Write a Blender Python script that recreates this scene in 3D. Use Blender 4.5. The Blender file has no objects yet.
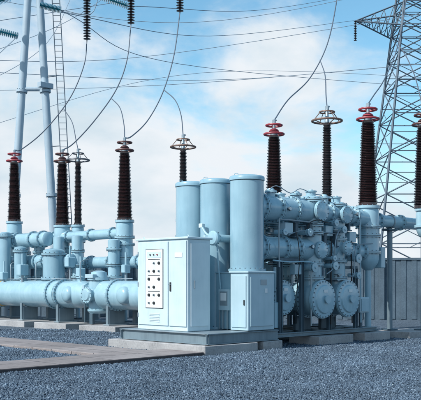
import bpy, bmesh, math, random
import numpy as np
from mathutils import Vector, Matrix
random.seed(7); rng=np.random.default_rng(5)
scene=bpy.context.scene
COL=scene.collection
S=math.sqrt(.5); F=850.0; HZ=280.0; EYE=1.6
OX,OY=-0.115,17.66
def W(a,b,z=0): return Vector((OX+S*(a-b),OY+S*(a+b),z))
def PIX(px,py,Y): return Vector(((px-210.5)/F*Y,Y,EYE+(HZ-py)*Y/F))
R=Vector((S,S,0)); L=Vector((-S,S,0)); U=Vector((0,0,1))

# ---------------------------------------------------------------- materials
def newmat(name):
    m=bpy.data.materials.new(name); m.use_nodes=True
    nt=m.node_tree; b=nt.nodes["Principled BSDF"]; return m,nt,b
def paint(name,c1,c2,rough=.42,metal=0.0,bump=.02,streak=.5,scale=3.0,coat=0.0):
    m,nt,b=newmat(name); N=nt.nodes; K=nt.links
    tc=N.new("ShaderNodeNewGeometry")
    n1=N.new("ShaderNodeTexNoise"); n1.inputs["Scale"].default_value=scale; n1.inputs["Detail"].default_value=6
    mp=N.new("ShaderNodeMapping"); mp.inputs["Scale"].default_value=(7,7,.7)
    K.new(tc.outputs["Position"],n1.inputs["Vector"]); K.new(tc.outputs["Position"],mp.inputs["Vector"])
    n2=N.new("ShaderNodeTexNoise"); n2.inputs["Scale"].default_value=1.5; n2.inputs["Detail"].default_value=4
    K.new(mp.outputs[0],n2.inputs["Vector"])
    mx=N.new("ShaderNodeMix"); mx.data_type='FLOAT'; mx.inputs[0].default_value=streak
    K.new(n1.outputs["Fac"],mx.inputs[2]); K.new(n2.outputs["Fac"],mx.inputs[3])
    rp=N.new("ShaderNodeValToRGB"); rp.color_ramp.elements[0].position=.28; rp.color_ramp.elements[1].position=.62
    rp.color_ramp.elements[0].color=(*c2,1); rp.color_ramp.elements[1].color=(*c1,1)
    K.new(mx.outputs[0],rp.inputs[0]); K.new(rp.outputs[0],b.inputs["Base Color"])
    b.inputs["Metallic"].default_value=metal
    mr=N.new("ShaderNodeMapRange"); mr.inputs[3].default_value=rough+.10; mr.inputs[4].default_value=rough-.06
    K.new(mx.outputs[0],mr.inputs[0]); K.new(mr.outputs[0],b.inputs["Roughness"])
    bp=N.new("ShaderNodeBump"); bp.inputs["Strength"].default_value=bump*4; bp.inputs["Distance"].default_value=.01
    n3=N.new("ShaderNodeTexNoise"); n3.inputs["Scale"].default_value=12; n3.inputs["Detail"].default_value=3
    K.new(tc.outputs["Position"],n3.inputs["Vector"]); K.new(n3.outputs["Fac"],bp.inputs["Height"]); K.new(bp.outputs[0],b.inputs["Normal"])
    if coat: b.inputs["Coat Weight"].default_value=coat; b.inputs["Coat Roughness"].default_value=.10
    return m
PIPE=paint("pipe_paint",(.345,.525,.605),(.235,.40,.48),.25,streak=.38,coat=.35,scale=2.2)
TANK=paint("tank_paint",(.285,.455,.54),(.21,.365,.45),.24,streak=.38,coat=.4,scale=2.0)
CAB=paint("cabinet_paint",(.55,.67,.72),(.46,.585,.64),.38,streak=.45)
CAB2=paint("box_paint",(.42,.565,.63),(.34,.485,.55),.36,streak=.45)
PANEL=paint("panel_white",(.70,.74,.75),(.62,.67,.69),.4)
DKS=paint("dark_steel",(.085,.135,.17),(.05,.085,.11),.5,metal=.2)
SEAM=paint("flange_gap_shade",(.035,.055,.07),(.02,.035,.045),.7)  # near-black rings: shade of the flange and lid gaps painted as colour
BOLT=paint("bolt_steel",(.16,.22,.26),(.10,.15,.18),.4,metal=.5)
BASE=paint("base_steel",(.19,.26,.30),(.13,.18,.215),.5,metal=.2)
GALV=paint("galvanised_steel",(.34,.41,.45),(.25,.31,.35),.45,metal=.5)
POLE=paint("pole_paint",(.38,.48,.55),(.30,.39,.46),.5)
BRN=paint("brown_porcelain",(.036,.017,.018),(.017,.009,.010),.22,bump=.0,coat=.4)
BLKP=paint("dark_porcelain",(.030,.024,.028),(.014,.011,.013),.25,bump=0,coat=.3)
RED=paint("red_ring_paint",(.36,.05,.065),(.24,.035,.045),.4)
TAN=paint("tan_ring_metal",(.22,.14,.11),(.15,.095,.08),.45,metal=.2)
GRYR=paint("grey_ring_metal",(.13,.14,.16),(.09,.10,.115),.45,metal=.3)
RBR=paint("redbrown_ring",(.13,.055,.048),(.08,.033,.03),.4)
TEAL=paint("teal_glass",(.05,.33,.40),(.02,.20,.27),.12,bump=0,coat=.6)
BLACK=paint("black_plastic",(.02,.022,.025),(.012,.013,.015),.4)
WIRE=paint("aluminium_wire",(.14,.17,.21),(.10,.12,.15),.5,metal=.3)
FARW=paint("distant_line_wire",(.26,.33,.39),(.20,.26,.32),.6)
TWR=paint("tower_steel",(.12,.16,.20),(.085,.12,.155),.6,metal=.2)
YEL=paint("yellow_plate",(.75,.42,.06),(.62,.34,.05),.5)

def concrete(name,c1,c2,dark=.5,brick=None):
    m,nt,b=newmat(name); N=nt.nodes; K=nt.links
    tc=N.new("ShaderNodeTexCoord")
    n1=N.new("ShaderNodeTexNoise"); n1.inputs["Scale"].default_value=1.3; n1.inputs["Detail"].default_value=8; n1.inputs["Roughness"].default_value=.65
    n2=N.new("ShaderNodeTexNoise"); n2.inputs["Scale"].default_value=22; n2.inputs["Detail"].default_value=6
    K.new(tc.outputs["Object"],n1.inputs["Vector"]); K.new(tc.outputs["Object"],n2.inputs["Vector"])
    mx=N.new("ShaderNodeMix"); mx.data_type='FLOAT'; mx.inputs[0].default_value=.35
    K.new(n1.outputs["Fac"],mx.inputs[2]); K.new(n2.outputs["Fac"],mx.inputs[3])
    rp=N.new("ShaderNodeValToRGB"); e=rp.color_ramp.elements
    e[0].position=.33; e[0].color=(*[x*dark for x in c2],1); e[1].position=.66; e[1].color=(*c1,1)
    q=e.new(.47); q.color=(*c2,1)
    K.new(mx.outputs[0],rp.inputs[0]); out=rp.outputs[0]; h=n2.outputs["Fac"]
    if brick:
        bk=N.new("ShaderNodeTexBrick"); bk.inputs["Scale"].default_value=1; bk.offset=0
        bk.inputs["Brick Width"].default_value=brick[0]; bk.inputs["Row Height"].default_value=brick[1]
        bk.inputs["Mortar Size"].default_value=brick[2]; bk.inputs["Color1"].default_value=(1,1,1,1)
        bk.inputs["Color2"].default_value=(.80,.79,.78,1); bk.inputs["Mortar"].default_value=(.22,.22,.24,1)
        K.new(tc.outputs["Object"],bk.inputs["Vector"])
        mm=N.new("ShaderNodeMix"); mm.data_type='RGBA'; mm.blend_type='MULTIPLY'; mm.inputs[0].default_value=1
        K.new(out,mm.inputs[6]); K.new(bk.outputs["Color"],mm.inputs[7]); out=mm.outputs[2]
    K.new(out,b.inputs["Base Color"]); b.inputs["Roughness"].default_value=.85
    bp=N.new("ShaderNodeBump"); bp.inputs["Strength"].default_value=.35; bp.inputs["Distance"].default_value=.01
    K.new(h,bp.inputs["Height"]); K.new(bp.outputs[0],b.inputs["Normal"])
    return m
CONC=concrete("concrete",(.43,.43,.43),(.32,.32,.325),.6)
PATHM=concrete("path_slabs",(.34,.305,.30),(.255,.228,.225),.7,brick=(1.2,.75,.014))
WALLM=concrete("wall_concrete",(.105,.155,.20),(.07,.108,.142),.75)

# ---------------------------------------------------------------- mesh builder
def frame(ax):
    ax=ax.normalized(); t=U if abs(ax.z)<.9 else Vector((1,0,0))
    e1=ax.cross(t).normalized(); e2=ax.cross(e1).normalized(); return ax,e1,e2
class M:
    def __init__(s): s.v=[]; s.f=[]; s.mi=[]; s.mats=[]
    def _m(s,mat):
        if mat not in s.mats: s.mats.append(mat)
        return s.mats.index(mat)
    def add(s,vs,fs,mat):
        o=len(s.v); s.v+= [tuple(v) for v in vs]; k=s._m(mat)
        for f in fs: s.f.append([i+o for i in f]); s.mi.append(k)
    def lathe(s,o,ax,prof,mat,seg=32):
        ax,e1,e2=frame(ax); vs=[];fs=[]
        cs=[(math.cos(2*math.pi*i/seg),math.sin(2*math.pi*i/seg)) for i in range(seg)]
        for t,r in prof:
            r=max(r,.0005)
            for c,sn in cs: vs.append(o+ax*t+e1*(r*c)+e2*(r*sn))
        for j in range(len(prof)-1):
            for i in range(seg):
                k=(i+1)%seg; fs.append([j*seg+i,j*seg+k,(j+1)*seg+k,(j+1)*seg+i])
        fs.append(list(range(seg-1,-1,-1))); fs.append([(len(prof)-1)*seg+i for i in range(seg)])
        s.add(vs,fs,mat); return s
    def cyl(s,p0,p1,r,mat,seg=20,r2=None):
        d=p1-p0; return s.lathe(p0,d,[(0,r),(d.length,r if r2 is None else r2)],mat,seg)
    def box(s,c,hx,hy,hz,mat,ex=R,ey=L,ez=U,bev=.008):
        bm=bmesh.new(); bmesh.ops.create_cube(bm,size=2)
        for v in bm.verts: v.co=Vector((v.co.x*hx,v.co.y*hy,v.co.z*hz))
        bv=min(bev,min(hx,hy,hz)*.45)
        if bv>.0005: bmesh.ops.bevel(bm,geom=bm.edges[:],offset=bv,segments=1,affect='EDGES')
        vs=[c+ex*v.co.x+ey*v.co.y+ez*v.co.z for v in bm.verts]
        bm.verts.index_update(); fs=[[v.index for v in f.verts] for f in bm.faces]; bm.free()
        s.add(vs,fs,mat); return s
    def torus(s,c,ax,Rr,r,mat,seg=36,sg=8):
        ax,e1,e2=frame(ax); vs=[];fs=[]
        for i in range(seg):
            a=2*math.pi*i/seg; d=e1*math.cos(a)+e2*math.sin(a)
            for j in range(sg):
                b=2*math.pi*j/sg; vs.append(c+d*(Rr+r*math.cos(b))+ax*(r*math.sin(b)))
        for i in range(seg):
            for j in range(sg):
                i2=(i+1)%seg;j2=(j+1)%sg; fs.append([i*sg+j,i2*sg+j,i2*sg+j2,i*sg+j2])
        s.add(vs,fs,mat); return s
    def bolts(s,c,ax,Rr,n,sz,ln,mat):
        ax,e1,e2=frame(ax)
        for i in range(n):
            a=2*math.pi*(i+.5)/n; p=c+(e1*math.cos(a)+e2*math.sin(a))*Rr
            s.lathe(p-ax*ln/2,ax,[(0,sz),(ln,sz)],BOLT,6)
        return s
    def tube(s,pts,r,mat,seg=8,sub=6):
        P=[Vector(p) for p in pts]; Q=[]
        if sub>1 and len(P)>2:
            E=[P[0]*2-P[1]]+P+[P[-1]*2-P[-2]]
            for i in range(1,len(E)-2):
                for k in range(sub):
                    t=k/sub; a,b,c,d=E[i-1],E[i],E[i+1],E[i+2]
                    Q.append(.5*((2*b)+(c-a)*t+(2*a-5*b+4*c-d)*t*t+(3*b-a-3*c+d)*t**3))
            Q.append(P[-1])
        else: Q=P
        vs=[];fs=[]; n=len(Q)
        tprev=None
        for i,q in enumerate(Q):
            d=(Q[min(i+1,n-1)]-Q[max(i-1,0)]).normalized()
            if tprev is None: _,e1,e2=frame(d)
            else:
                e1=(e1-d*e1.dot(d)).normalized(); e2=d.cross(e1)
            tprev=d
            for j in range(seg):
                a=2*math.pi*j/seg; vs.append(q+(e1*math.cos(a)+e2*math.sin(a))*r)
        for i in range(n-1):
            for j in range(seg):
                k=(j+1)%seg; fs.append([i*seg+j,i*seg+k,(i+1)*seg+k,(i+1)*seg+j])
        fs.append(list(range(seg))[::-1]); fs.append([(n-1)*seg+j for j in range(seg)])
        s.add(vs,fs,mat); return s
    def pipe(s,p0,p1,r,fl,mat,fr=.055,fw=.035,seg=32,bolt=True,cap0=False,cap1=False,nb=None):
        d=p1-p0; ln=d.length; ax=d.normalized(); prof=[]
        if cap0: prof+=[(-.10*r*2,r*.35),(-.07*r*2,r*.7),(-.02*r*2,r*.95)]
        prof.append((0,r))
        for t in sorted(fl):
            a,b=t-fw,t+fw
            if a<=0.001: a=0.001
            if b>=ln: b=ln-.001
            prof+=[(a-.0005,r),(a,r+fr),(t-.008,r+fr),(t-.007,r+fr-.02),(t+.007,r+fr-.02),(t+.008,r+fr),(b,r+fr),(b+.0005,r)]
        prof.append((ln,r))
        if cap1: prof+=[(ln+.02*r*2,r*.95),(ln+.07*r*2,r*.7),(ln+.10*r*2,r*.35)]
        s.lathe(p0,ax,prof,mat,seg)
        for t in fl:
            s.lathe(p0+ax*(t-.006),ax,[(0,r+fr-.006),(.012,r+fr-.006)],SEAM,seg)
        if bolt:
            for t in fl:
                s.bolts(p0+ax*t,ax,r+fr*.55,nb or max(10,int((r+fr)*2*math.pi/.12)),.015,fw*2+.055,BOLT)
        return s
    def obj(s,name,parent=None,base=None,label=None):
        me=bpy.data.meshes.new(name)
        b=base if base is not None else (parent["_b"] if parent is not None and "_b" in parent else (0,0,0))
        b=Vector(b)
        me.from_pydata([(v[0]-b.x,v[1]-b.y,v[2]-b.z) for v in s.v],[],s.f)
        for m in s.mats: me.materials.append(m)
        me.polygons.foreach_set("material_index",s.mi)
        me.polygons.foreach_set("use_smooth",[True]*len(s.f))
        me.validate(); me.update(); me.set_sharp_from_angle(angle=math.radians(35))
        o=bpy.data.objects.new(name,me); COL.objects.link(o)
        if parent is not None: 
            o.parent=parent
            pb=Vector(parent["_b"]); o.location=b-pb; o["_b"]=tuple(b)
        else: o.location=b; o["_b"]=tuple(b)
        if label: o["label"]=label
        return o
def thing(name,base,label,cat,group=None):
    e=bpy.data.objects.new(name,None); e.empty_display_size=.2; e.location=base; COL.objects.link(e)
    e["_b"]=tuple(base); e["label"]=label; e["category"]=cat
    if group: e["group"]=group
    return e
def tag(o,label,cat,group=None):
    o["label"]=label; o["category"]=cat
    if group: o["group"]=group
    return o

# ---------------------------------------------------------------- ground
def ground():
    m,nt,b=newmat("gravel_ground"); N=nt.nodes; K=nt.links
    tc=N.new("ShaderNodeTexCoord")
    v=N.new("ShaderNodeTexVoronoi"); v.inputs["Scale"].default_value=30
    v2=N.new("ShaderNodeTexVoronoi"); v2.inputs["Scale"].default_value=30; v2.feature='DISTANCE_TO_EDGE'
    n=N.new("ShaderNodeTexNoise"); n.inputs["Scale"].default_value=.5; n.inputs["Detail"].default_value=5
    for x in (v,v2,n): K.new(tc.outputs["Object"],x.inputs["Vector"])
    sp=N.new("ShaderNodeSeparateColor"); K.new(v.outputs["Color"],sp.inputs[0])
    rp=N.new("ShaderNodeValToRGB"); e=rp.color_ramp.elements
    e[0].color=(.036,.056,.08,1); e[1].color=(.20,.27,.34,1); e[1].position=1
    q=e.new(.6); q.color=(.085,.125,.17,1)
    K.new(sp.outputs[0],rp.inputs[0])
    r2=N.new("ShaderNodeMapRange"); r2.inputs[1].default_value=0; r2.inputs[2].default_value=.12; r2.inputs[3].default_value=.3; r2.inputs[4].default_value=1
    K.new(v2.outputs["Distance"],r2.inputs[0])
    mm=N.new("ShaderNodeMix"); mm.data_type='RGBA'; mm.blend_type='MULTIPLY'; mm.inputs[0].default_value=1
    K.new(rp.outputs[0],mm.inputs[6]); K.new(r2.outputs[0],mm.inputs[7])
    r3=N.new("ShaderNodeMapRange"); r3.inputs[1].default_value=.3; r3.inputs[2].default_value=.7; r3.inputs[3].default_value=.8; r3.inputs[4].default_value=1.2
    K.new(n.outputs["Fac"],r3.inputs[0])
    m2=N.new("ShaderNodeMix"); m2.data_type='RGBA'; m2.blend_type='MULTIPLY'; m2.inputs[0].default_value=1
    K.new(mm.outputs[2],m2.inputs[6]); K.new(r3.outputs[0],m2.inputs[7])
    K.new(m2.outputs[2],b.inputs["Base Color"]); b.inputs["Roughness"].default_value=.9
    bp=N.new("ShaderNodeBump"); bp.inputs["Strength"].default_value=.8; bp.inputs["Distance"].default_value=.02
    K.new(v2.outputs["Distance"],bp.inputs["Height"]); K.new(bp.outputs[0],b.inputs["Normal"])
    mb=M(); mb.add([(-1500,-200,0),(1500,-200,0),(1500,3000,0),(-1500,3000,0)],[[0,1,2,3]],m)
    g=mb.obj("ground"); g["kind"]="structure"
ground()

def localpath(name,rects,h,mat):
    bm=bmesh.new()
    for (a0,a1,b0,b1) in rects:
        r=bmesh.ops.create_cube(bm,size=1)
        for v in r["verts"]:
            v.co=Vector((a0+(v.co.x+.5)*(a1-a0),b0+(v.co.y+.5)*(b1-b0),(v.co.z+.5)*(h+.05)-.05))
    bmesh.ops.bevel(bm,geom=bm.edges[:],offset=.012,segments=1,affect='EDGES')
    me=bpy.data.meshes.new(name); bm.to_mesh(me); bm.free(); me.materials.append(mat)
    o=bpy.data.objects.new(name,me); COL.objects.link(o); o.location=(OX,OY,0); o.rotation_euler=(0,0,math.radians(45)); return o
PATHS=[(-9,-.02,0.0,1.25),(-1.75,-.45,1.26,22)]
p1=localpath("path",[PATHS[0]],.10,PATHM); p1["kind"]="structure"
p2=localpath("path",[PATHS[1]],.095,PATHM); p2["kind"]="structure"

PL=[(0,1.65,0,3.24),(1.86,2.52,.02,.8),(3.85,5.25,.0,.95),(5.75,6.9,.0,.95),(7.3,8.6,-.35,.9),(3.8,5.6,1.9,2.9),(5.9,7.0,1.5,2.3),(5.9,7.2,3.3,4.2),(1.9,2.6,2.2,3.1)]
NP=len(PL)
for b0 in (4.9,7.3,9.8,12.2,14.6): PL.append((3.45,6.1,b0,b0+1.8))
for i,(a0,a1,b0,b1) in enumerate(PL):
    h=.24 if i in (2,3) else .22 if i<NP else .2
    o=localpath("concrete_plinth",[(a0,a1,b0,b1)],h,CONC)
    tag(o,"pale concrete foundation block carrying switchgear frame on gravel","concrete block","concrete foundation blocks in the gravel")
o=localpath("concrete_plinth",[(4.95,5.65,16.45,17.1)],.2,CONC)
bpy.data.objects.remove(o)

def pebbles():
    v0=np.array([(1,0,0),(-1,0,0),(0,1,0),(0,-1,0),(0,0,1),(0,0,-1)],float)
    fc=np.array([(0,2,4),(2,1,4),(1,3,4),(3,0,4),(2,0,5),(1,2,5),(3,1,5),(0,3,5)])
    n=760000
    Y=rng.uniform(10.2,27,n); X=rng.uniform(-8.5,8.5,n)
    keep=(np.abs(X)<.29*Y+.4)&(rng.uniform(0,1,n)<np.clip(1.15-(Y-11)/18,0.24,1))
    X=X[keep];Y=Y[keep]
    a=((X-OX)+(Y-OY))*S; b=((Y-OY)-(X-OX))*S
    k=np.ones(len(X),bool)
    for (a0,a1,b0,b1) in PL+PATHS: k&=~((a>a0-.01)&(a<a1+.01)&(b>b0-.01)&(b<b1+.01))
    X=X[k];Y=Y[k]; n=len(X)
    sz=rng.uniform(.008,.020,n)*(1+.35*np.clip((Y-14)/8,0,1))
    sc=sz[:,None]*np.stack([rng.uniform(.8,1.4,n),rng.uniform(.8,1.2,n),rng.uniform(.6,1.0,n)],1)
    v=(v0[None]+rng.uniform(-.45,.45,(n,6,3)))*sc[:,None,:]
    th=rng.uniform(0,6.28,n); ph=rng.uniform(-1.2,1.2,n)
    c,s=np.cos(ph)[:,None],np.sin(ph)[:,None]
    y=v[:,:,1]*c-v[:,:,2]*s; z=v[:,:,1]*s+v[:,:,2]*c; x=v[:,:,0]
    c,s=np.cos(th)[:,None],np.sin(th)[:,None]
    x,y=x*c-y*s,x*s+y*c
    und=.012*np.sin(X*2.3+np.sin(Y*1.7))*np.sin(Y*2.9)+.012
    P=np.stack([x+X[:,None],y+Y[:,None],z+(sz*rng.uniform(.1,.9,n)+und+.010*rng.uniform(0,1,n))[:,None]],2).reshape(-1,3)
    fs=(fc[None]+6*np.arange(n)[:,None,None]).reshape(-1)
    me=bpy.data.meshes.new("gravel"); me.vertices.add(len(P)); me.vertices.foreach_set("co",P.astype(np.float32).ravel())
    me.loops.add(len(fs)); me.loops.foreach_set("vertex_index",fs.astype(np.int32))
    nf=len(fs)//3; me.polygons.add(nf); me.polygons.foreach_set("loop_start",np.arange(0,nf*3,3,dtype=np.int32))
    me.polygons.foreach_set("loop_total",np.full(nf,3,np.int32)); me.update(calc_edges=True)
    at=me.attributes.new("tone",'FLOAT','POINT'); at.data.foreach_set("value",np.repeat(rng.uniform(0,1,n),6).astype(np.float32))
    m,nt,b_=newmat("gravel_stone"); N=nt.nodes;K=nt.links
    A=N.new("ShaderNodeAttribute"); A.attribute_name="tone"
    rp=N.new("ShaderNodeValToRGB"); e=rp.color_ramp.elements
    e[0].color=(.045,.068,.10,1); e[1].color=(.25,.33,.41,1); q=e.new(.5); q.color=(.09,.132,.182,1); q=e.new(.88); q.color=(.14,.195,.255,1)
    K.new(A.outputs["Fac"],rp.inputs[0])
    tc=N.new("ShaderNodeNewGeometry"); n1=N.new("ShaderNodeTexNoise"); n1.inputs["Scale"].default_value=.9; n1.inputs["Detail"].default_value=5; K.new(tc.outputs["Position"],n1.inputs["Vector"])
    r3=N.new("ShaderNodeMapRange"); r3.inputs[1].default_value=.3; r3.inputs[2].default_value=.7; r3.inputs[3].default_value=.75; r3.inputs[4].default_value=1.18; K.new(n1.outputs["Fac"],r3.inputs[0])
    m2=N.new("ShaderNodeMix"); m2.data_type='RGBA'; m2.blend_type='MULTIPLY'; m2.inputs[0].default_value=1
    K.new(rp.outputs[0],m2.inputs[6]); K.new(r3.outputs[0],m2.inputs[7])
    K.new(m2.outputs[2],b_.inputs["Base Color"]); b_.inputs["Roughness"].default_value=.9; b_.inputs["Specular IOR Level"].default_value=.25
    me.materials.append(m); o=bpy.data.objects.new("gravel",me); COL.objects.link(o); o["kind"]="stuff"
    tag(o,"loose blue grey crushed stone gravel covering the yard","gravel")
pebbles()

# ---------------------------------------------------------------- boundary wall
def wall():
    A=Vector((-40,38+ (40-9.4)*6/17.3*.55,0)); B=Vector((28,32-(28-7.9)*6/17.3*.3,0))
    d=(B-A).normalized(); nrm=Vector((d.y,-d.x,0)); 
    mb=M(); ln=(B-A).length; t=0
    mb.box((A+B)/2+U*1.2,ln/2,.05,1.2,WALLM,ex=d,ey=nrm,bev=0)
    mb.box((A+B)/2+U*2.44,ln/2,.10,.05,WALLM,ex=d,ey=nrm,bev=.01)
    k=0
    while t<ln:
        p=A+d*t
        if k%6==0: mb.box(p+U*1.2+nrm*.07,.10,.10,1.19,WALLM,ex=d,ey=nrm,bev=.01)
        else: mb.box(p+U*1.2+nrm*.062,.10,.022,1.18,WALLM,ex=d,ey=nrm,bev=.006)
        t+=.42; k+=1
    tag(mb.obj("boundary_wall",base=(A+B)/2),"grey ribbed concrete panel wall around the yard","wall")
wall()

# ---------------------------------------------------------------- control cabinet
cb=thing("control_cabinet",W(.66,1.7,.45),"pale blue grey metal control cabinet with knob panel on steel frame","control cabinet")
a0,a1,b0,b1,z0,z1=.32,1.02,.858,2.54,.47,2.50
m=M(); m.box(W((a0+a1)/2,(b0+b1)/2,(z0+z1)/2),(a1-a0)/2,(b1-b0)/2,(z1-z0)/2,CAB,bev=.015)
m.box(W((a0+a1)/2,(b0+b1)/2,z0-.01),(a1-a0)/2-.03,(b1-b0)/2-.03,.03,DKS)
body=m.obj("cabinet_body",cb)
m=M(); m.box(W((a0+a1)/2,(b0+b1)/2,z1+.022),(a1-a0)/2+.04,(b1-b0)/2+.04,.025,CAB,bev=.012); m.obj("roof",cb)
m=M(); m.box(W(a0-.014,1.99,1.52),.014,.515,.94,CAB,bev=.006)
for zz in (.8,1.5,2.2): m.box(W(a0-.03,2.49,zz),.012,.012,.05,GALV)
d1=m.obj("door",cb)
m=M(); pb0,pb1,pz0,pz1=1.62,2.22,.96,2.30
m.box(W(a0-.032,(pb0+pb1)/2,(pz0+pz1)/2),.008,(pb1-pb0)/2,(pz1-pz0)/2,BLACK,bev=.003)
m.box(W(a0-.037,(pb0+pb1)/2,(pz0+pz1)/2),.008,(pb1-pb0)/2-.012,(pz1-pz0)/2-.012,PANEL,bev=.003)
m.box(W(a0-.043,(pb0+pb1)/2,2.17),.006,.24,.07,CAB,bev=.002)
m.obj("control_panel",d1)
for i,z in enumerate((1.98,1.80,1.62,1.44,1.26,1.08)):
    for j,b in enumerate((1.75,1.92,2.09)):
        if (i,j) in ((0,2),(3,0),(5,0),(2,1)): continue
        big=(i+j)%2==0
        r_=.036 if big else .024
        m=M(); m.lathe(W(a0-.040,b,z),-R,[(0,r_),(.012,r_),(.013,r_*.72),(.035,r_*.6)],BLACK if big else DKS,16)
        m.obj("knob",d1)
for i,z in enumerate((1.98,1.62,1.26)):
    m=M(); m.box(W(a0-.0465,1.92,z+.085),.003,.20,.006,BLACK,bev=0); m.obj("label_strip",d1)
for b,c in ((1.80,RED),(1.92,BLACK),(2.04,BLACK)):
    m=M(); m.lathe(W(a0-.048,b,2.17),-R,[(0,.018),(.02,.016),(.026,.01)],c,12); m.obj("indicator_lamp",d1)
m=M(); m.box(W(a0-.014,1.165,1.52),.014,.285,.94,CAB,bev=.006)
d2=m.obj("door",cb)
m=M(); m.box(W(a0-.036,1.38,1.45),.010,.022,.10,BLACK,bev=.004); m.lathe(W(a0-.04,1.38,1.50),-R,[(0,.018),(.03,.018)],GALV,12); m.obj("handle",d2)
m=M(); m.box(W(a0-.032,1.12,2.15),.004,.12,.05,PANEL,bev=0); m.obj("nameplate",d2)
m=M()
for k in range(6): m.box(W(a0-.032,1.92,.66+k*.035),.006,.17,.008,CAB,bev=.002)
m.obj("vent",d1)
m=M(); m.box(W((a0+a1)/2,b0-.012,1.5),.27,.012,.92,CAB,bev=.005)
sd=m.obj("side_panel",cb)
m=M(); m.box(W(.50,b0-.032,1.5),.015,.012,.09,GALV); m.obj("handle",sd)
for (aa,bb) in ((.42,b0+.1),(.42,b1-.1),(.92,b0+.1)):
    m=M(); m.torus(W(aa,bb,z1+.065),R,.025,.007,CAB,16,6); m.obj("lifting_eye",cb)

# ---------------------------------------------------------------- switchgear
sg=thing("switchgear",W(4,1.5,.22),"light blue gas insulated switchgear with tanks, flanged pipes and drums","electrical switchgear")
m=M()
def chan(c,half,ax,h=.09,w=.05,mat=None):
    mat=mat or BASE
    ey=L if ax is R else R
    m.box(c,half,.012,h,mat,ex=ax,ey=ey,bev=.002)
    m.box(c+U*(h-.008),half,w,.011,mat,ex=ax,ey=ey,bev=.002); m.box(c-U*(h-.012),half,w,.011,mat,ex=ax,ey=ey,bev=.002)
ZB=.345
chan(W(1.3,.12,ZB),1.15,R,.115); chan(W(1.3,2.95,ZB),1.15,R,.115); chan(W(.22,1.53,ZB),1.44,L,.115); chan(W(1.2,1.53,ZB),1.4,L,.115); chan(W(2.42,1.53,ZB),1.4,L,.115)
m.box(W(1.3,1.53,.458),1.15,1.44,.008,GALV,bev=.002)
chan(W(4.6,.30,.31),2.1,R,.05); chan(W(4.7,.85,.31),2.0,R,.05); chan(W(4.7,2.6,.31),2.2,R,.05)
for a in (3.0,3.95,4.6,5.2,6.0,6.6): chan(W(a,1.45,.31),1.12,L,.048)
m.obj("base_frame",sg)
m=M(); m.box(W(1.82,.32,1.12),.44,.27,.64,CAB2,bev=.012)
m.box(W(1.82,.32,1.775),.47,.30,.02,CAB2,bev=.01)
kb=m.obj("mechanism_box",sg)
m=M(); m.box(W(1.368,.32,1.12),.012,.22,.57,CAB2,bev=.005); dd=m.obj("door",kb)
m=M(); m.box(W(1.345,.14,1.1),.014,.012,.06,BLACK); m.obj("handle",dd)
m=M(); m.box(W(1.82,.04,1.12),.37,.012,.55,CAB2,bev=.005); m.box(W(1.87,.022,1.55),.10,.005,.06,GALV,bev=.001); m.box(W(1.95,.022,1.36),.04,.005,.05,PANEL,bev=.001); m.obj("side_panel",kb)
m=M(); m.box(W(1.95,.90,1.12),.42,.29,.64,TANK,bev=.012); m.box(W(1.95,.90,1.77),.44,.30,.015,TANK,bev=.01); k2=m.obj("mechanism_box",sg)
m=M(); m.box(W(1.50,.88,1.15),.035,.17,.24,CAB2,bev=.008); m.box(W(1.462,.88,1.18),.006,.12,.16,GALV,bev=.002); m.box(W(1.455,.88,1.22),.004,.09,.09,PANEL,bev=.001); gb=m.obj("gauge_box",k2)
for b in (.92,1.02,.78):
    m=M(); m.tube([W(1.48,b,.48),W(1.48,b,.75),W(1.48,b,.92)],.018,GALV,6,2); m.obj("conduit",k2)
m=M(); m.tube([W(1.47,.98,1.40),W(1.45,1.0,1.7),W(1.42,1.02,2.1),W(1.40,1.02,2.4)],.018,PIPE,8,4); m.obj("conduit",k2)
BP=[.47,1.454,2.30]
for i,b in enumerate(BP):
    zb=1.80 if i==0 else .47
    r=.37 if i else .385; zt=3.95
    m=M(); o=W(1.8,b,0)
    m.lathe(o,U,[(zb,r+.05),(zb+.05,r+.05),(zb+.051,r),(zt-.11,r),(zt-.10,r+.02),(zt-.04,r+.02),(zt-.015,r+.005),(zt,r-.02),(zt+.012,r-.08),(zt+.02,.1)],TANK,56)
    m.lathe(o,U,[(zt-.118,r+.003),(zt-.102,r+.003)],SEAM,56)
    m.bolts(o+U*(zb+.03),U,r+.03,22,.013,.08,GALV)
    t=m.obj("tank",sg)
    m=M(); m.tube([o+R*-.3+L*.10+U*zt,o+R*-.3+L*.10+U*(zt+.04),o+R*-.3-L*.0+U*(zt+.04),o+R*-.3-L*.0+U*zt],.007,TANK,6,3); m.obj("lifting_eye",t)
m=M(); c=W(1.34,1.02,2.55)
m.cyl(W(1.75,1.0,2.55),c,.09,PIPE); m.lathe(c,-R,[(0,.15),(.03,.17),(.09,.17),(.12,.14),(.13,.02)],PIPE,28)
m.bolts(c-R*.04,R,.15,10,.012,.12,GALV)
m.tube([c+U*.0-R*.05,c-R*.06+L*.22+U*.10,c-R*.06+L*.38+U*.28],.028,PIPE,8,4)
m.box(c+L*.40+U*.30-R*.04,.05,.06,.05,CAB)
m.obj("actuator",sg)
ZU,ZL=3.28,2.35
def seg(name,p0,p1,r,fl,mat=PIPE,**k):
    m=M(); m.pipe(p0,p1,r,fl,mat,**k); return m.obj(name,sg)
def cond(pts,r,mat,par=None):
    m=M(); m.tube(pts,r,mat,6,4); m.obj("conduit",par or sg)
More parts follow.
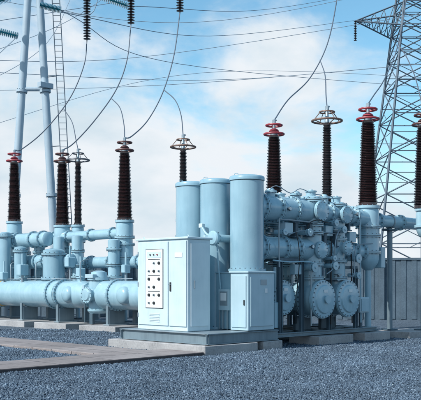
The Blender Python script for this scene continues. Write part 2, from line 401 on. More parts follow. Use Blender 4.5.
for i,b in enumerate(BP):
    P=lambda a,z:W(a,b,z)
    dz=(0,.02,-.01)[i]
    seg("horizontal_pipe",P(2.02,ZU),P(3.95,ZU),.285,[.20,.75,1.35],fr=.05)
    seg("horizontal_pipe",P(2.02,ZL),P(3.95,ZL),.265,[.20,.95,1.45],fr=.05)
    seg("horizontal_pipe",P(4.2,ZU),P(5.0,ZU),.24,[.22,.55],nb=14)
    seg("horizontal_pipe",P(4.2,ZL),P(5.0,ZL),.20,[.30,.52],nb=12)
    seg("horizontal_pipe",P(5.3,ZU),P(6.45 if i!=1 else 5.95,ZU-.05),.21,[.25,.55],nb=12)
    for a,r,fl,top_ in ((4.12,.27,[.52,.86,1.62,1.82,2.42],3.62),(5.14,.24,[.50,.95,1.50,1.72,1.98,2.36],3.54)):
        m=M(); z0=1.13
        m.pipe(P(a,z0),P(a,top_),r,fl,PIPE,cap1=True,nb=14)
        m.lathe(P(a,top_+.04),U,[(0,.12),(.10,.12),(.101,.15),(.13,.15),(.131,.06),(.16,.05)],PIPE,20)
        m.obj("vertical_column",sg)
    for a,z,r in ((4.12,ZU,.22),(4.12,ZL-.02,.18),(5.14,ZU-.04,.19),(5.14,ZL+.05,.15)):
        m=M(); e_=.30 if r>.17 else .34
        m.lathe(P(a,z),-L,[(0,r*.85),(e_,r*.85),(e_+.001,r+.03),(e_+.04,r+.03),(e_+.041,r+.022),(e_+.07,r+.022),(e_+.08,r*.6),(e_+.10,r*.3)],PIPE,28)
        m.bolts(P(a,z)-L*(e_+.04),L,r,12,.012,.10,GALV); m.obj("end_cover",sg)
    for a in (2.62,3.55,4.65):
        m=M(); m.lathe(P(a,ZU+.2),U,[(0,.11),(.16,.11),(.161,.15),(.20,.15),(.201,.10),(.25,.08),(.27,.02)],PIPE,20)
        m.bolts(P(a,ZU+.38),U,.13,8,.01,.07,GALV)
        m.obj("gas_port",sg)
    for a,z,s in ((3.05,2.82,.13),(4.6,2.82,.13),(5.6,2.7,.13),(3.4,1.85,.12)):
        m=M(); m.box(P(a,z)-L*.12,s*1.1,s*.7,s,CAB2 if a<3.2 else PIPE,bev=.012); m.cyl(P(a,z-s),P(a,z-s-.25),.03,GALV,10); m.cyl(P(a,z+s),P(a,z+s+.2),.035,PIPE,10)
        m.obj("drive_box",sg)
    for a,z in ((2.9,ZU-.02),(3.75,ZL+.05),(5.6,ZU)):
        m=M(); m.lathe(P(a,z)-L*.27,-L,[(0,.02),(.06,.02),(.061,.05),(.10,.05),(.101,.042)],DKS,16); m.lathe(P(a,z)-L*.372,-L,[(0,.04),(.003,.04)],PANEL,16); m.obj("gauge",sg)
    cond([P(2.55,1.9)-L*.32,P(2.55,2.9)-L*.32,P(2.7,3.0)-L*.32,P(4.0,2.98)-L*.30],.016,GALV)
    cond([P(3.72,.5)-L*.33,P(3.72,1.6)-L*.33,P(3.78,1.9)-L*.33,P(3.8,2.05)-L*.32],.02,GALV)
    cond([P(4.6,.5)-L*.25,P(4.62,2.4)-L*.25,P(4.7,2.62)-L*.22],.018,BLACK)
    cond([P(5.5,.5)-L*.25,P(5.5,2.4)-L*.22,P(5.6,2.6)-L*.18],.018,BLACK)
    cond([P(4.1,3.7),P(4.4,3.72),P(4.9,3.7),P(5.1,3.72)],.014,GALV)
    cond([P(3.0,ZL+.3)-L*.2,P(3.4,ZL+.42)-L*.26,P(3.95,ZL+.38)-L*.3,P(4.5,ZL+.42)-L*.26,P(5.3,ZL+.35)-L*.2],.012,GALV)
    cond([P(5.9,ZU-.1)-L*.22,P(5.9,2.0)-L*.22,P(5.92,.5)-L*.22],.022,PIPE)
# irregular small fittings on the nearest phase: valves, brackets, thin gas lines
P=lambda a,z,o=0:W(a,.47-o,z)
for a,z,s in ((4.62,1.95,.09),(4.68,3.02,.07),(3.62,2.74,.08),(5.58,2.15,.10),(5.62,1.72,.08),(4.62,2.14,.06),(3.78,1.9,.10),(2.72,2.72,.07),(5.0,2.86,.08)):
    o=.16+s
    m=M(); m.lathe(P(a,z,.05),-L,[(0,s*.7),(o,s*.7),(o+.001,s),(o+.03,s),(o+.031,s*.5),(o+.08,s*.5),(o+.081,s*1.15),(o+.10,s*1.15),(o+.101,s*.3),(o+.13,s*.25)],PIPE,20)
    m.bolts(P(a,z,.05+o+.015),L,s*.85,6,.008,.05,GALV); m.obj("valve",sg)
for a,z,hx,hz,mt in ((4.42,2.62,.05,.16,DKS),(4.86,2.62,.04,.20,DKS),(3.86,2.82,.05,.18,DKS),(5.42,2.98,.04,.14,DKS),(4.62,1.62,.20,.03,DKS),(3.3,2.80,.04,.19,DKS),(5.0,1.66,.03,.10,GALV)):
    m=M(); m.box(P(a,z,.14),hx,.09,hz,mt,bev=.006); m.box(P(a,z+hz-.02,.14),hx+.05,.10,.015,mt,bev=.004); m.box(P(a,z-hz+.02,.14),hx+.05,.10,.015,mt,bev=.004); m.obj("bracket",sg)
for pts,r,mt in (([P(4.35,1.75,.32),P(4.5,1.85,.36),P(4.62,2.0,.34),P(4.66,2.5,.34),P(4.8,2.78,.32),P(5.0,2.86,.3)],.014,GALV),
    ([P(3.62,2.8,.26),P(3.7,2.98,.32),P(3.95,3.05,.38),P(4.3,3.0,.36),P(4.62,3.02,.24)],.013,BLACK),
    ([P(5.3,1.7,.3),P(5.46,1.75,.34),P(5.52,2.3,.32),P(5.7,2.5,.3),P(6.3,2.55,.32)],.015,GALV),
    ([P(2.35,2.05,.31),P(2.9,2.02,.34),P(3.5,2.04,.34),P(3.9,2.0,.32)],.018,PIPE),
    ([P(2.45,3.62,.0),P(2.7,3.80,.1),P(3.2,3.66,.12),P(3.6,3.80,.08),P(4.0,3.72,.1)],.011,GALV),
    ([P(3.2,2.75,.28),P(3.25,2.4,.33),P(3.3,1.95,.30),P(3.35,1.4,.2)],.012,BLACK)):
    cond(pts,r,mt)
def drum(a,b0,b1,z,r,fl,name="busbar_drum"):
    m=M(); m.pipe(W(a,b0,z),W(a,b1,z),r,fl,PIPE,fr=.05,seg=44,bolt=True)
    return m.obj(name,sg)
dr=drum(4.12,.12,4.6,1.13,.41,[.45,1.3,2.2,3.2])
dr2=drum(5.14,.12,4.6,1.13,.41,[.45,1.3,2.2,3.2])
dr3=drum(3.02,.45,4.2,1.18,.36,[.3,1.3,2.2])
for a,b,d,r in ((4.12,.12,dr,.41),(5.14,.12,dr2,.41),(3.02,.45,dr3,.36)):
    m=M(); z=1.13 if r>.38 else 1.18
    m.lathe(W(a,b+.03,z),-L,[(0,r+.06),(.05,r+.06),(.051,r+.045),(.09,r+.045),(.095,r*.86),(.13,r*.8),(.15,r*.5),(.155,r*.3),(.156,.05)],PIPE,44)
    m.lathe(W(a,b+.04,z),-L,[(0,r+.052),(.012,r+.052)],SEAM,44)
    m.bolts(W(a,b-.03,z),L,r+.02,24,.016,.10,GALV)
    m.lathe(W(a,b-.12,z),-L,[(0,.07),(.05,.07),(.051,.10),(.075,.10)],PIPE,20)
    m.box(W(a-.02,b-.128,z+.20),.07,.004,.035,PANEL,bev=0)
    m.obj("end_cover",d)
for a,b in ((4.12,.75),(5.14,.75),(4.12,2.5),(5.14,2.5),(3.02,1.0)):
    m=M(); m.box(W(a,b,.54),.30,.05,.18,DKS); m.box(W(a-.27,b,.72),.03,.05,.2,DKS); m.box(W(a+.27,b,.72),.03,.05,.2,DKS); m.obj("saddle_support",sg)
for a,b in ((2.75,.30),(3.55,.30),(2.75,1.0),(3.55,1.0),(4.63,.30),(5.75,.30),(2.75,2.6),(3.55,2.6),(5.75,1.0),(5.75,2.5)):
    m=M(); zt=2.06 if a<4 else 1.9; zq=.36
    m.box(W(a,b,(zt+zq)/2),.05,.008,(zt-zq)/2,DKS,bev=.002); m.box(W(a-.05,b,(zt+zq)/2),.006,.04,(zt-zq)/2,DKS,bev=.002); m.box(W(a+.05,b,(zt+zq)/2),.006,.04,(zt-zq)/2,DKS,bev=.002)
    m.obj("support_post",sg)
for c,h1,h2 in ((W(3.15,.30,2.08),.45,.05),(W(3.15,1.0,2.08),.45,.05),(W(5.2,.30,1.92),.6,.04)):
    m=M(); m.box(c,h1,h2,.035,DKS); m.obj("cross_beam",sg)
m=M(); m.box(W(6.05,.35,.95),.20,.14,.20,CAB2,bev=.012); m.box(W(6.05,.20,.95),.16,.008,.16,PIPE,bev=.003); m.cyl(W(6.05,.35,.34),W(6.05,.35,.75),.05,DKS); m.obj("drive_box",sg)
m=M(); m.box(W(2.72,.42,.78),.15,.12,.3,PIPE,bev=.012); m.cyl(W(2.72,.42,1.05),W(2.72,.42,1.9),.05,PIPE); m.obj("drive_box",sg)
seg("horizontal_pipe",W(6.75,.47,3.2),W(12.5,.47,3.2),.165,[.25,1.35,2.6,4.0],nb=10)
seg("horizontal_pipe",W(6.56,2.3,3.2),W(6.56,3.6,3.2),.19,[.25,.9],nb=10)
seg("horizontal_pipe",W(5.3,.47,2.35),W(6.4,.47,2.35),.17,[.22,.6,.95],nb=10)
seg("horizontal_pipe",W(5.2,1.454,2.35),W(6.0,1.454,2.35),.17,[.22,.6],nb=10)
for a,b in ((7.6,.47),(10.5,.47)):
    m=M(); m.cyl(W(a,b,.05),W(a,b,2.95),.075,BASE); m.box(W(a,b,.24 if a<8 else .06),.16,.16,.02,DKS); m.box(W(a,b,2.98),.2,.12,.03,DKS); m.torus(W(a,b,3.2),R,.18,.02,GALV,24,6)
    m.obj("support_post",sg)
m=M()
m.box(W(7.0,.47,2.2),.10,.2,.28,PIPE,bev=.02); m.cyl(W(7.0,.47,2.45),W(7.0,.47,3.1),.06,PIPE); m.cyl(W(6.6,.47,2.2),W(7.0,.47,2.2),.08,PIPE)
m.obj("drive_box",sg)

# ---------------------------------------------------------------- left bus assembly
lg=thing("switchgear",W(4.6,11,.2),"light blue busbar pipes and drums on saddles behind the path","electrical switchgear")
def lobj(m,n): return m.obj(n,lg)
# main run: large pipe, stepped reducer, junction, then a further section
m=M(); m.pipe(W(4.12,10.9,1.13),W(4.12,17.5,1.13),.46,[.35,3.8],PIPE,fr=.05,fw=.04,seg=56,nb=28); db=lobj(m,"busbar_drum")
m=M(); m.lathe(W(4.12,14.45,1.13),L,[(0,.462),(.001,.468),(.14,.468),(.141,.462)],YEL,52); m.obj("colour_band",db)
m=M(); m.lathe(W(4.12,9.25,1.13),L,[(0,.34),(.10,.34),(.101,.40),(.18,.40),(.181,.37),(.28,.39),(.40,.43),(.55,.45),(1.30,.45),(1.42,.44),(1.48,.42),(1.481,.50),(1.56,.50),(1.561,.44),(1.66,.44)],PIPE,52)
m.lathe(W(4.12,10.765,1.13),L,[(0,.504),(.012,.504)],SEAM,52); m.bolts(W(4.12,10.77,1.13),L,.47,26,.015,.14,BOLT); lobj(m,"pipe_reducer")
m=M(); m.pipe(W(4.12,4.62,1.13),W(4.12,8.6,1.13),.45,[1.2,3.35],PIPE,fr=.045,fw=.035,seg=52,nb=26,cap1=True); lobj(m,"busbar_drum")
m=M(); m.pipe(W(5.14,4.62,1.13),W(5.14,17.5,1.13),.44,[1.2,2.75,4.75,6.65,10.05],PIPE,fr=.05,seg=40,nb=20); lobj(m,"busbar_drum")
# domed inspection stub
for b,r,q in ((7.2,.26,.50),(10.05,.25,.48)):
    m=M(); m.lathe(W(4.1,b,1.13),-R,[(0,r+.04),(q-.10,r+.015),(q-.06,r),(q-.02,r*.94),(q+.02,r*.80),(q+.05,r*.58),(q+.065,r*.3),(q+.07,.02)],PIPE,40); lobj(m,"inspection_stub")
# junction with vertical body and side boxes
m=M(); m.lathe(W(4.12,8.95,0),U,[(.55,.30),(.62,.36),(.68,.36),(.681,.32),(1.0,.33),(1.3,.33),(1.60,.32),(1.601,.37),(1.68,.37),(1.681,.28),(1.85,.24),(1.90,.10)],PIPE,36)
m.bolts(W(4.12,8.95,1.64),U,.345,16,.013,.12,BOLT); m.bolts(W(4.12,8.95,.65),U,.34,16,.013,.10,BOLT)
m.cyl(W(4.12,8.55,1.13),W(4.12,9.3,1.13),.34,PIPE,40)
m.lathe(W(4.0,8.95,1.13),-R,[(0,.20),(.34,.20),(.341,.26),(.39,.26),(.391,.20),(.43,.16),(.44,.04)],PIPE,28); m.bolts(W(3.63,8.95,1.13),R,.235,12,.012,.09,BOLT)
m.box(W(3.80,8.95,1.72),.08,.20,.06,CAB2); m.box(W(3.82,9.28,1.30),.09,.06,.14,CAB2); m.cyl(W(3.82,9.28,1.15),W(3.82,9.28,.25),.022,DKS,8)
m.box(W(3.85,8.95,.38),.05,.08,.17,DKS)
lobj(m,"isolating_valve")
for b in (5.6,8.1,10.75,12.9,15.3):
    m=M()
    for a in (4.12,5.14): m.box(W(a,b,.45),.30,.07,.22,BASE,bev=.01); m.box(W(a,b,.22),.38,.14,.02,GALV)
    m.box(W(3.80,b,.52),.03,.06,.29,BASE); lobj(m,"saddle_support")
m=M(); m.pipe(W(5.45,9.5,3.15),W(5.45,18.5,3.15),.17,[.4,1.6,2.9,3.8,5.0,6.5],PIPE,nb=10,seg=24); lobj(m,"horizontal_pipe")
m=M(); m.pipe(W(4.7,12.6,3.05),W(4.7,18.5,3.05),.25,[.3,.9,1.9,2.3,3.3],PIPE,nb=12,cap0=True); lobj(m,"horizontal_pipe")
m=M(); m.pipe(W(4.7,11.2,2.25),W(4.7,18.5,2.25),.24,[.5,1.5,2.0,3.1,4.2],PIPE,nb=12,cap0=True); lobj(m,"horizontal_pipe")
m=M(); m.pipe(W(5.6,8.2,2.2),W(5.6,13.5,2.2),.2,[.5,1.2,2.0,3.1],PIPE,nb=12,cap0=True); lobj(m,"horizontal_pipe")
for b in (9.3,11.3,12.4,13.6,14.6,15.7):
    m=M(); m.pipe(W(5.0,b,1.2),W(5.0,b,3.1 if b!=9.3 else 2.9),.2,[.5,.9,1.4],PIPE,nb=10,seg=24,cap1=True); lobj(m,"vertical_column")
for a,b,r,z0,z1 in ((4.35,11.75,.38,1.55,2.6),(4.2,13.6,.22,1.5,2.75),(4.2,14.6,.22,1.5,3.3)):
    m=M(); m.pipe(W(a,b,z0),W(a,b,z1),r,[.08,z1-z0-.12],TANK,cap1=True,nb=16); lobj(m,"tank")
for a,b,z,s in ((3.9,13.0,1.95,.17),(3.9,15.1,2.0,.2),(4.4,10.9,2.2,.15),(4.4,10.3,1.85,.13),(3.9,14.2,1.75,.12),(4.6,8.2,1.95,.12)):
    m=M(); m.box(W(a,b,z),s,s*.8,s*1.1,PIPE,bev=.02); m.cyl(W(a,b,z-s),W(a,b,1.3),.04,GALV,10); m.cyl(W(a,b,z+s),W(a,b,z+s+.4),.035,PIPE,10); lobj(m,"drive_box")
for k,b in enumerate((9.75,12.3,13.9)): cond([W(4.0,b,1.55),W(4.0,b+.02,2.0),W(4.1,b+.1,2.2),W(4.6,b+.3,2.3)],.018,GALV,lg)
m=M(); m.tube([W(4.05,7.2,1.64),W(4.3,9.6,1.62),W(4.0,12.0,1.64),W(4.0,16.5,1.62)],.016,GALV,6,4); lobj(m,"conduit")
for b in (9.9,11.9,13.3,15.2):
    m=M(); m.lathe(W(4.12,b,1.54),U,[(0,.12),(.12,.12),(.121,.16),(.16,.16),(.161,.1),(.20,.03)],PIPE,24); m.bolts(W(4.12,b,1.70),U,.14,8,.01,.06,GALV); lobj(m,"gas_port")

# ---------------------------------------------------------------- bushings
def bushing(kind,ring,loc,label,brown):
    e=thing("high_voltage_bushing",loc,label,"electrical bushing","high voltage bushings above the switchgear")
    O=Vector(loc)
    thin=kind=="thin"
    m=M(); r0={"fat":.29,"thin":.22,"slim":.2}[kind]
    if kind=="fat":
        m.lathe(O,U,[(1.86,.10),(1.88,.13),(1.96,.20),(2.06,.27),(2.16,r0),(2.30,r0),(2.301,r0+.05),(2.37,r0+.05),(2.371,r0),(2.74,r0),(2.741,r0+.05),(2.81,r0+.05),(2.811,r0-.02),(2.98,r0-.02),(2.981,r0+.05),(3.05,r0+.05),(3.051,r0),(3.42,r0),(3.5,r0*.92),(3.501,r0+.03),(3.57,r0+.03)],PIPE,36)
        for zz in (2.335,2.775,3.015): m.bolts(O+U*zz,U,r0+.028,16,.013,.11,BOLT); m.lathe(O+U*(zz-.006),U,[(0,r0+.053),(.012,r0+.053)],SEAM,36)
        zb=2.06
    else:
        zb=2.3 if thin else 3.0
        m.lathe(O,U,[(zb-.22,.09),(zb-.2,.12),(zb,r0),(zb+.04,r0),(zb+.041,r0+.05),(zb+.11,r0+.05),(zb+.111,r0)]+([(2.95,r0),(2.951,r0+.05),(3.02,r0+.05),(3.021,r0)] if thin else [])+[(3.42,r0),(3.5,r0*.92),(3.501,r0+.03),(3.57,r0+.03)],PIPE,32)
        if thin: m.bolts(O+U*2.985,U,r0+.025,14,.013,.11,GALV)
    m.bolts(O+U*3.55,U,r0+.005,14,.013,.09,GALV)
    m.obj("mounting_tank",e)
    m=M(); m.cyl(O+U*.2,O+U*(zb-.18),.09 if kind=="fat" else .07,PIPE if kind!="slim" else BASE,16); m.box(O+U*.235,.18,.18,.02,DKS); m.obj("support_leg",e)
    ra,rb=(.215,.135) if not thin else (.11,.08)
    sh=.050 if not thin else .040
    n=46; z0,z1=3.66,5.76; pr=[(z0-.09,ra+.035),(z0-.01,ra+.03),(z0,ra)]
    for i in range(n):
        t=i/n; z=z0+(z1-z0)*t; p=(z1-z0)/n; r=ra+(rb-ra)*t; s=sh*(1 if i%2==0 else .76)
        pr+=[(z+.02*p,r),(z+.25*p,r+s*.95),(z+.36*p,r+s),(z+.46*p,r+s*.85),(z+.85*p,r)]
    pr+=[(z1,rb),(z1+.01,rb+.02),(z1+.07,rb+.02),(z1+.09,rb*.6)]
    m=M(); m.lathe(O,U,pr,brown,36); m.obj("insulator",e)
    m=M(); m.lathe(O,U,[(z1+.09,rb*.8),(z1+.16,rb*.8),(z1+.18,.05),(z1+.46,.04),(z1+.48,.02)],GALV,16); m.box(O+U*(z1+.49),.03,.05,.06,GALV); m.box(O+U*(z1+.54)+R*.05,.06,.02,.02,GALV); m.obj("terminal",e)
    m=M()
    if not thin:
        for R_,z,rr in ((.285,z1+.12,.032),(.23,z1+.38,.03)):
            m.torus(O+U*z,U,R_,rr,ring)
            for k in range(4):
                d=Vector((math.cos(k*math.pi/2+.4),math.sin(k*math.pi/2+.4),0)); m.tube([O+U*z+d*R_,O+U*(z+.02)+d*.04],.014,ring,6,1)
        m.lathe(O+U*(z1+.19),U,[(0,.13),(.02,.15),(.06,.12),(.10,.06)],ring,24)
    else:
        for R_,z,rr in ((.40,z1+.14,.03),(.20,z1+.38,.022)):
            m.torus(O+U*z,U,R_,rr,ring)
        for k in range(4):
            d=Vector((math.cos(k*math.pi/2+.4),math.sin(k*math.pi/2+.4),0)); m.tube([O+U*(z1+.14)+d*.40,O+U*(z1+.38)+d*.20,O+U*(z1+.42)+d*.03],.012,ring,6,1); m.tube([O+U*(z1+.14)+d*.40,O+U*(z1+.05)+d*.08],.012,ring,6,1)
    m.obj("corona_ring",e)
    return e
def clone(e,loc,label):
    n=e.copy(); n.location=loc; n["label"]=label; COL.objects.link(n)
    for c in [c for c in bpy.data.objects if c.parent==e]:
        k=c.copy(); k.parent=n; COL.objects.link(k)
    return n
FB=[W(6.56,.47),W(6.56,3.76),W(5.45,9.3),W(5.5,12.9),W(5.2,15.6,.25),W(8.3,-.15)]
TB=[W(6.07,1.454),W(6.41,7.5),W(5.8,12.36)]
f1=bushing("fat",RED,FB[0],"dark brown ribbed porcelain bushing with red corona rings",BRN)
clone(f1,FB[1],"dark brown ribbed porcelain bushing with red corona rings")
f3=bushing("fat",RBR,FB[2],"dark brown ribbed bushing with red-brown corona rings",BRN)
clone(f3,FB[3],"dark brown ribbed bushing with red-brown corona rings")
clone(f1,FB[4],"dark brown ribbed porcelain bushing with red corona rings")
f6=bushing("slim",RBR,FB[5],"dark ribbed bushing with black insulator on a slim grey post",BLKP)
t1=bushing("thin",TAN,TB[0],"slim dark bushing with wide brown corona ring",BLKP)
clone(t1,TB[1],"slim dark bushing with wide brown corona ring")
t3=bushing("thin",GRYR,TB[2],"slim dark bushing with grey corona ring",BLKP)

# ---------------------------------------------------------------- gantry
GY=34.0
gt=thing("steel_gantry",PIX(33,319,GY)*1.0,"blue grey tubular steel A-frame gantry with ladder and lattice beam","gantry")
apex=PIX(34,-96,GY); l0=PIX(7,319,GY); l1=PIX(59,319,GY); l0.z=l1.z=0
for p in (l0,l1):
    m=M(); m.cyl(p,apex,.17,POLE,24,r2=.14)
    for t in (.3,.55,.78): 
        q=p.lerp(apex,t); d=(apex-p).normalized(); m.cyl(q-d*.05,q+d*.05,.22,POLE,24); m.bolts(q,d,.195,10,.018,.16,GALV)
    m.cyl(p,p+U*.1,.35,CONC,24)
    m.obj("leg",gt)
m=M(); qa=l0.lerp(apex,.555); qb=l1.lerp(apex,.555); m.cyl(qa,qb,.09,POLE,16); m.box(qb+Vector((.05,-.2,.1)),.3,.12,.1,POLE); m.obj("cross_brace",gt)
m=M(); la=l1+Vector((.45,-.2,0)); lb=apex+Vector((.55,-.2,0))
off=Vector((.30,0,0))
m.tube([la,lb],.02,TWR,6,1); m.tube([la+off,lb+off],.02,TWR,6,1)
for k in range(70):
    t=k/70; q=la.lerp(lb,t); m.tube([q,q+off],.012,TWR,5,1)
for k in range(6):
    t=(k+.5)/6; m.tube([la.lerp(lb,t),l1.lerp(apex,t)],.02,TWR,5,1)
m.obj("ladder",gt)
bz=apex.z; xe=PIX(460,0,GY).x
m=M(); c4=[Vector((0,-.5,-.45)),Vector((0,.5,-.45)),Vector((0,.5,.45)),Vector((0,-.5,.45))]
A0=Vector((apex.x-6,GY,bz+.6)); B0=Vector((xe,GY,bz+.6)); n=26
for c in c4: m.tube([A0+c,B0+c],.05,POLE,6,1)
for k in range(n):
    for j in range(4):
        p=A0.lerp(B0,k/n)+c4[j]; q=A0.lerp(B0,(k+1)/n)+c4[(j+1)%4]; m.tube([p,q],.025,POLE,5,1)
m.obj("lattice_beam",gt)
for dx in (-1.0,1.0):
    m=M(); m.cyl(Vector((xe+dx,GY,0)),Vector((xe,GY,bz)),.17,POLE,20,r2=.14); m.obj("leg",gt)

def string(p0,p1,n,r,mat,label,grp):
    m=M(); d=p1-p0; ln=d.length; pr=[(0,.02)]
    for i in range(n):
        t=ln*(i+.2)/n; s=ln/n
        pr+=[(t,.035),(t+.15*s,.05),(t+.3*s,r*.8),(t+.42*s,r),(t+.5*s,r*.9),(t+.55*s,.03)]
    pr.append((ln,.02)); m.lathe(p0,d,pr,mat,20)
    o=m.obj("insulator_string",base=p0); tag(o,label,"insulator",grp); return o
def rod(m,p,q,r=.02): m.tube([p,q],r,WIRE,6,1)
hang=[(87,40,34),(131,24,34),(180,12,34)]
for px,py,Y in hang:
    b=PIX(px,py,Y); t=b+U*1.75
    o=string(t,b,16,.15,BLKP,"dark disc insulator string hanging from gantry beam","hanging insulator strings")
    m=M(); rod(m,t,Vector((t.x,GY,bz+.15)),.025); h=m.obj("hanger_rod",o)
for (x0,y0,x1,y1,Y) in ((-14,28,18,36,33),(40,5,61,10,33),(99,-4,128,6,33),(-10,4,10,-2,33)):
    string(PIX(x0,y0,Y),PIX(x1,y1,Y),16,.14,TEAL,"teal glass disc insulator string tensioning an overhead line","tension insulator strings")
    
# ---------------------------------------------------------------- wires
def wire(pts,r,label,name="overhead_cable",grp=None,sub=8,mat=None):
    m=M(); m.tube(pts,r,mat or WIRE,6,sub); o=m.obj(name,base=pts[0]); tag(o,label,"cable",grp)
def pw(lst,Y0,Y1,end=None):
    n=len(lst); out=[PIX(x,y,Y0+(Y1-Y0)*i/(n-1)) for i,(x,y) in enumerate(lst)]
    if end is not None: out[-1]=end
    return out
top=lambda p:Vector((p.x,p.y,p.z+6.28))
G="drop cables feeding the bushings"; LB="dark drop cable curving down to a bushing terminal"
D=lambda v:v.y
wire(pw([(87,40),(84,65),(70,98),(45,130),(22,149),(15,156)],34,D(FB[4]),top(FB[4])),.022,LB,"drop_cable",G)
wire(pw([(63,108),(72,122),(76,140),(78,152)],33.2,D(TB[2]),top(TB[2])),.018,LB,"drop_cable",G)
wire(pw([(131,24),(127,60),(116,90),(95,120),(74,143),(66,155)],34,D(FB[3]),top(FB[3])),.022,LB,"drop_cable",G)
wire(pw([(111,98),(120,108),(124,125),(125,140)],32.2,D(FB[2]),top(FB[2])),.018,LB,"drop_cable",G)
wire(pw([(180,12),(174,55),(163,92),(148,120),(132,136),(126,142)],34,D(FB[2]),top(FB[2])),.022,LB,"drop_cable",G)
wire(pw([(164,90),(175,100),(181,115),(183,136)],31.6,D(TB[1]),top(TB[1])),.018,LB,"drop_cable",G)
wire(pw([(340,-30),(336,5),(327,45),(310,78),(288,100),(275,120)],34,D(FB[1]),top(FB[1])),.021,LB,"drop_cable",G)
wire(pw([(320,60),(325,75),(326,95),(327,114)],29.5,D(TB[0]),top(TB[0])),.017,LB,"drop_cable",G)
wire(pw([(408,-30),(404,15),(396,52),(384,80),(374,95),(369,105)],30,D(FB[0]),top(FB[0])),.019,LB,"drop_cable",G)
wire(pw([(399,45),(408,60),(416,80),(420,100)],26.5,D(FB[5]),top(FB[5])),.017,LB,"drop_cable",G)
G2="distant overhead power lines"; L2="thin overhead power line crossing the sky"
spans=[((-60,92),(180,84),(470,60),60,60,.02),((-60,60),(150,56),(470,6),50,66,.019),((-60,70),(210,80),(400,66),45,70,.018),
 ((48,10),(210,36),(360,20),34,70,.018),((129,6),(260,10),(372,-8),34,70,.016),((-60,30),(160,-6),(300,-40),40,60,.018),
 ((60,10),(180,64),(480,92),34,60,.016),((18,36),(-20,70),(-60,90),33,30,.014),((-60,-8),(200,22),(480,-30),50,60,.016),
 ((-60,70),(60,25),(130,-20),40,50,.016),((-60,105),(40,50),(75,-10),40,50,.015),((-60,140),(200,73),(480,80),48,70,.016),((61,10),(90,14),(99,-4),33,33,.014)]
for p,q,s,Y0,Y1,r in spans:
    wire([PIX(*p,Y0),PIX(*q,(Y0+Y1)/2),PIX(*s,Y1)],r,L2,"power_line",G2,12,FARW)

# ---------------------------------------------------------------- lattice tower
def tower():
    Y=70.0; sc=Y/F; cx=(421-210.5)*sc; base=Vector((cx,Y,0))
    tw=thing("transmission_tower",base,"dark steel lattice transmission tower with cross arms beyond the wall","transmission tower")
    H=1.6+(HZ+120)*sc
    def hw(z): 
        t=z/H; return 3.9*(1-t)**1.1+.75 if t<1 else .75
    lv=[0]; z=0
    while z<H-1.0:
        z+=max(1.2,hw(z)*.95); lv.append(min(z,H))
    m=M()
    def mem(p,q,r): m.tube([p,q],r,TWR,4,1)
    cor=lambda z:[base+Vector((sx*hw(z),sy*hw(z),z)) for sx,sy in ((-1,-1),(1,-1),(1,1),(-1,1))]
    for i in range(len(lv)-1):
        A=cor(lv[i]);B=cor(lv[i+1])
        for j in range(4):
            k=(j+1)%4
            mem(A[j],B[j],.10); mem(B[j],B[k],.045); mem(A[j],B[k],.05); mem(A[k],B[j],.05)
            if i: mem((A[j]+A[k])/2,(A[j]+B[j])/2,.03)
            mem((A[j]+B[j])/2,(A[j]+B[j]+A[k]+B[k])/4,.03); mem((A[k]+B[k])/2,(A[j]+B[j]+A[k]+B[k])/4,.03)
    m.obj("lattice_mast",tw)
    for zc,ln in ((1.6+(HZ-32)*sc,5.3),(1.6+(HZ+35)*sc,4.8),(1.6+(HZ+95)*sc,4.2)):
        for sx in (-1,1):
            m=M()
            w=hw(zc); tip=base+Vector((sx*ln*1.02,0,zc+.9)); 
            tops=[base+Vector((sx*hw(zc+1.7),s*hw(zc+1.7),zc+1.9)) for s in (-1,1)]; bots=[base+Vector((sx*w,s*w,zc)) for s in (-1,1)]
            for a_ in range(2):
                m.tube([tops[a_],tip],.065,TWR,4,1); m.tube([bots[a_],tip],.065,TWR,4,1)
                for k in range(5):
                    p=tops[a_].lerp(tip,k/5); q=bots[a_].lerp(tip,(k+.5)/5); q2=bots[1-a_].lerp(tip,k/5)
                    m.tube([p,q],.035,TWR,4,1); m.tube([q,tops[a_].lerp(tip,(k+1)/5)],.035,TWR,4,1); m.tube([q,q2],.03,TWR,4,1)
            arm=m.obj("cross_arm",tw)
            m=M(); pr=[(0,.03)]
            for i in range(12): pr+=[(i*.14,.05),(i*.14+.05,.14),(i*.14+.08,.05)]
            m.lathe(tip,-U,pr,BLKP,10); m.obj("insulator",arm)
tower()

for o in bpy.data.objects:
    if "_b" in o: del o["_b"]

# ---------------------------------------------------------------- world, sun, camera
w=bpy.data.worlds.new("World"); scene.world=w; w.use_nodes=True; nt=w.node_tree; N=nt.nodes; K=nt.links
bg=N["Background"]; bg.inputs["Strength"].default_value=.115
sdir=Vector((-.66,-.50,.74)).normalized()
sky=N.new("ShaderNodeTexSky"); sky.sky_type='NISHITA'; sky.sun_disc=False
sky.sun_elevation=math.asin(sdir.z); sky.sun_rotation=math.atan2(sdir.x,sdir.y); sky.air_density=1.0; sky.dust_density=.6; sky.ozone_density=1.2
tint=N.new("ShaderNodeVectorMath"); tint.operation='MULTIPLY'; tint.inputs[1].default_value=(1.12,1.62,1.60); K.new(sky.outputs[0],tint.inputs[0])
tc=N.new("ShaderNodeTexCoord"); mp=N.new("ShaderNodeMapping"); mp.inputs["Scale"].default_value=(1,1,2.2); mp.inputs["Location"].default_value=(.3,.1,.35)
K.new(tc.outputs["Generated"],mp.inputs["Vector"])
n1=N.new("ShaderNodeTexNoise"); n1.inputs["Scale"].default_value=5.0; n1.inputs["Detail"].default_value=9; n1.inputs["Roughness"].default_value=.58; n1.inputs["Distortion"].default_value=.3
K.new(mp.outputs[0],n1.inputs["Vector"])
n2=N.new("ShaderNodeTexNoise"); n2.inputs["Scale"].default_value=8; n2.inputs["Detail"].default_value=7; K.new(mp.outputs[0],n2.inputs["Vector"])
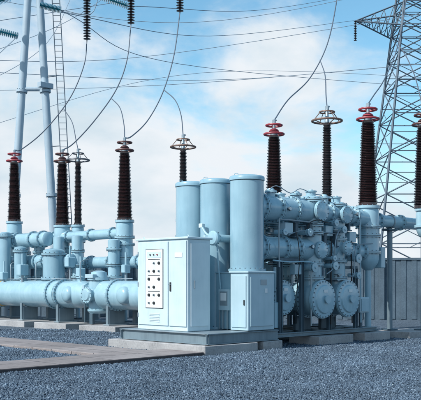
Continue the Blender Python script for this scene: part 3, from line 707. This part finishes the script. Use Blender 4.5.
sep=N.new("ShaderNodeSeparateXYZ"); K.new(tc.outputs["Generated"],sep.inputs[0])
hz=N.new("ShaderNodeMapRange"); hz.inputs[1].default_value=.07; hz.inputs[2].default_value=.30; hz.inputs[3].default_value=.32; hz.inputs[4].default_value=-.08; K.new(sep.outputs[2],hz.inputs[0])
hx=N.new("ShaderNodeMapRange"); hx.inputs[1].default_value=-.22; hx.inputs[2].default_value=.25; hx.inputs[3].default_value=.06; hx.inputs[4].default_value=-.11; K.new(sep.outputs[0],hx.inputs[0])
ad=N.new("ShaderNodeMath"); ad.operation='ADD'; K.new(n1.outputs["Fac"],ad.inputs[0]); K.new(hz.outputs[0],ad.inputs[1])
ad2=N.new("ShaderNodeMath"); ad2.operation='ADD'; K.new(ad.outputs[0],ad2.inputs[0]); K.new(hx.outputs[0],ad2.inputs[1])
mk=N.new("ShaderNodeMapRange"); mk.interpolation_type='SMOOTHSTEP'; mk.inputs[1].default_value=.38; mk.inputs[2].default_value=.66; K.new(ad2.outputs[0],mk.inputs[0])
cr=N.new("ShaderNodeValToRGB"); cr.color_ramp.elements[0].position=.36; cr.color_ramp.elements[0].color=(.68,.81,.90,1); cr.color_ramp.elements[1].position=.60; cr.color_ramp.elements[1].color=(.90,.95,1.0,1)
K.new(n2.outputs["Fac"],cr.inputs[0])
ml=N.new("ShaderNodeVectorMath"); ml.operation='SCALE'; ml.inputs[3].default_value=8.3; K.new(cr.outputs[0],ml.inputs[0])
mx=N.new("ShaderNodeMix"); mx.data_type='RGBA'; K.new(mk.outputs[0],mx.inputs[0]); K.new(tint.outputs[0],mx.inputs[6]); K.new(ml.outputs[0],mx.inputs[7])
K.new(mx.outputs[2],bg.inputs["Color"])
sl=bpy.data.lights.new("sun","SUN"); sl.energy=4.7; sl.angle=math.radians(1.0); sl.color=(1,.97,.93)
so=bpy.data.objects.new("sun",sl); COL.objects.link(so); so.rotation_euler=sdir.to_track_quat('Z','Y').to_euler()
cam=bpy.data.cameras.new("camera"); co=bpy.data.objects.new("camera",cam); COL.objects.link(co)
co.location=(0,0,EYE); co.rotation_euler=(math.radians(90),0,0); cam.sensor_width=36; cam.lens=36*F/421; cam.shift_y=(HZ-200)/421; cam.clip_end=5000
scene.camera=co
scene.view_settings.view_transform='Standard'; scene.view_settings.look='None'; scene.view_settings.exposure=0
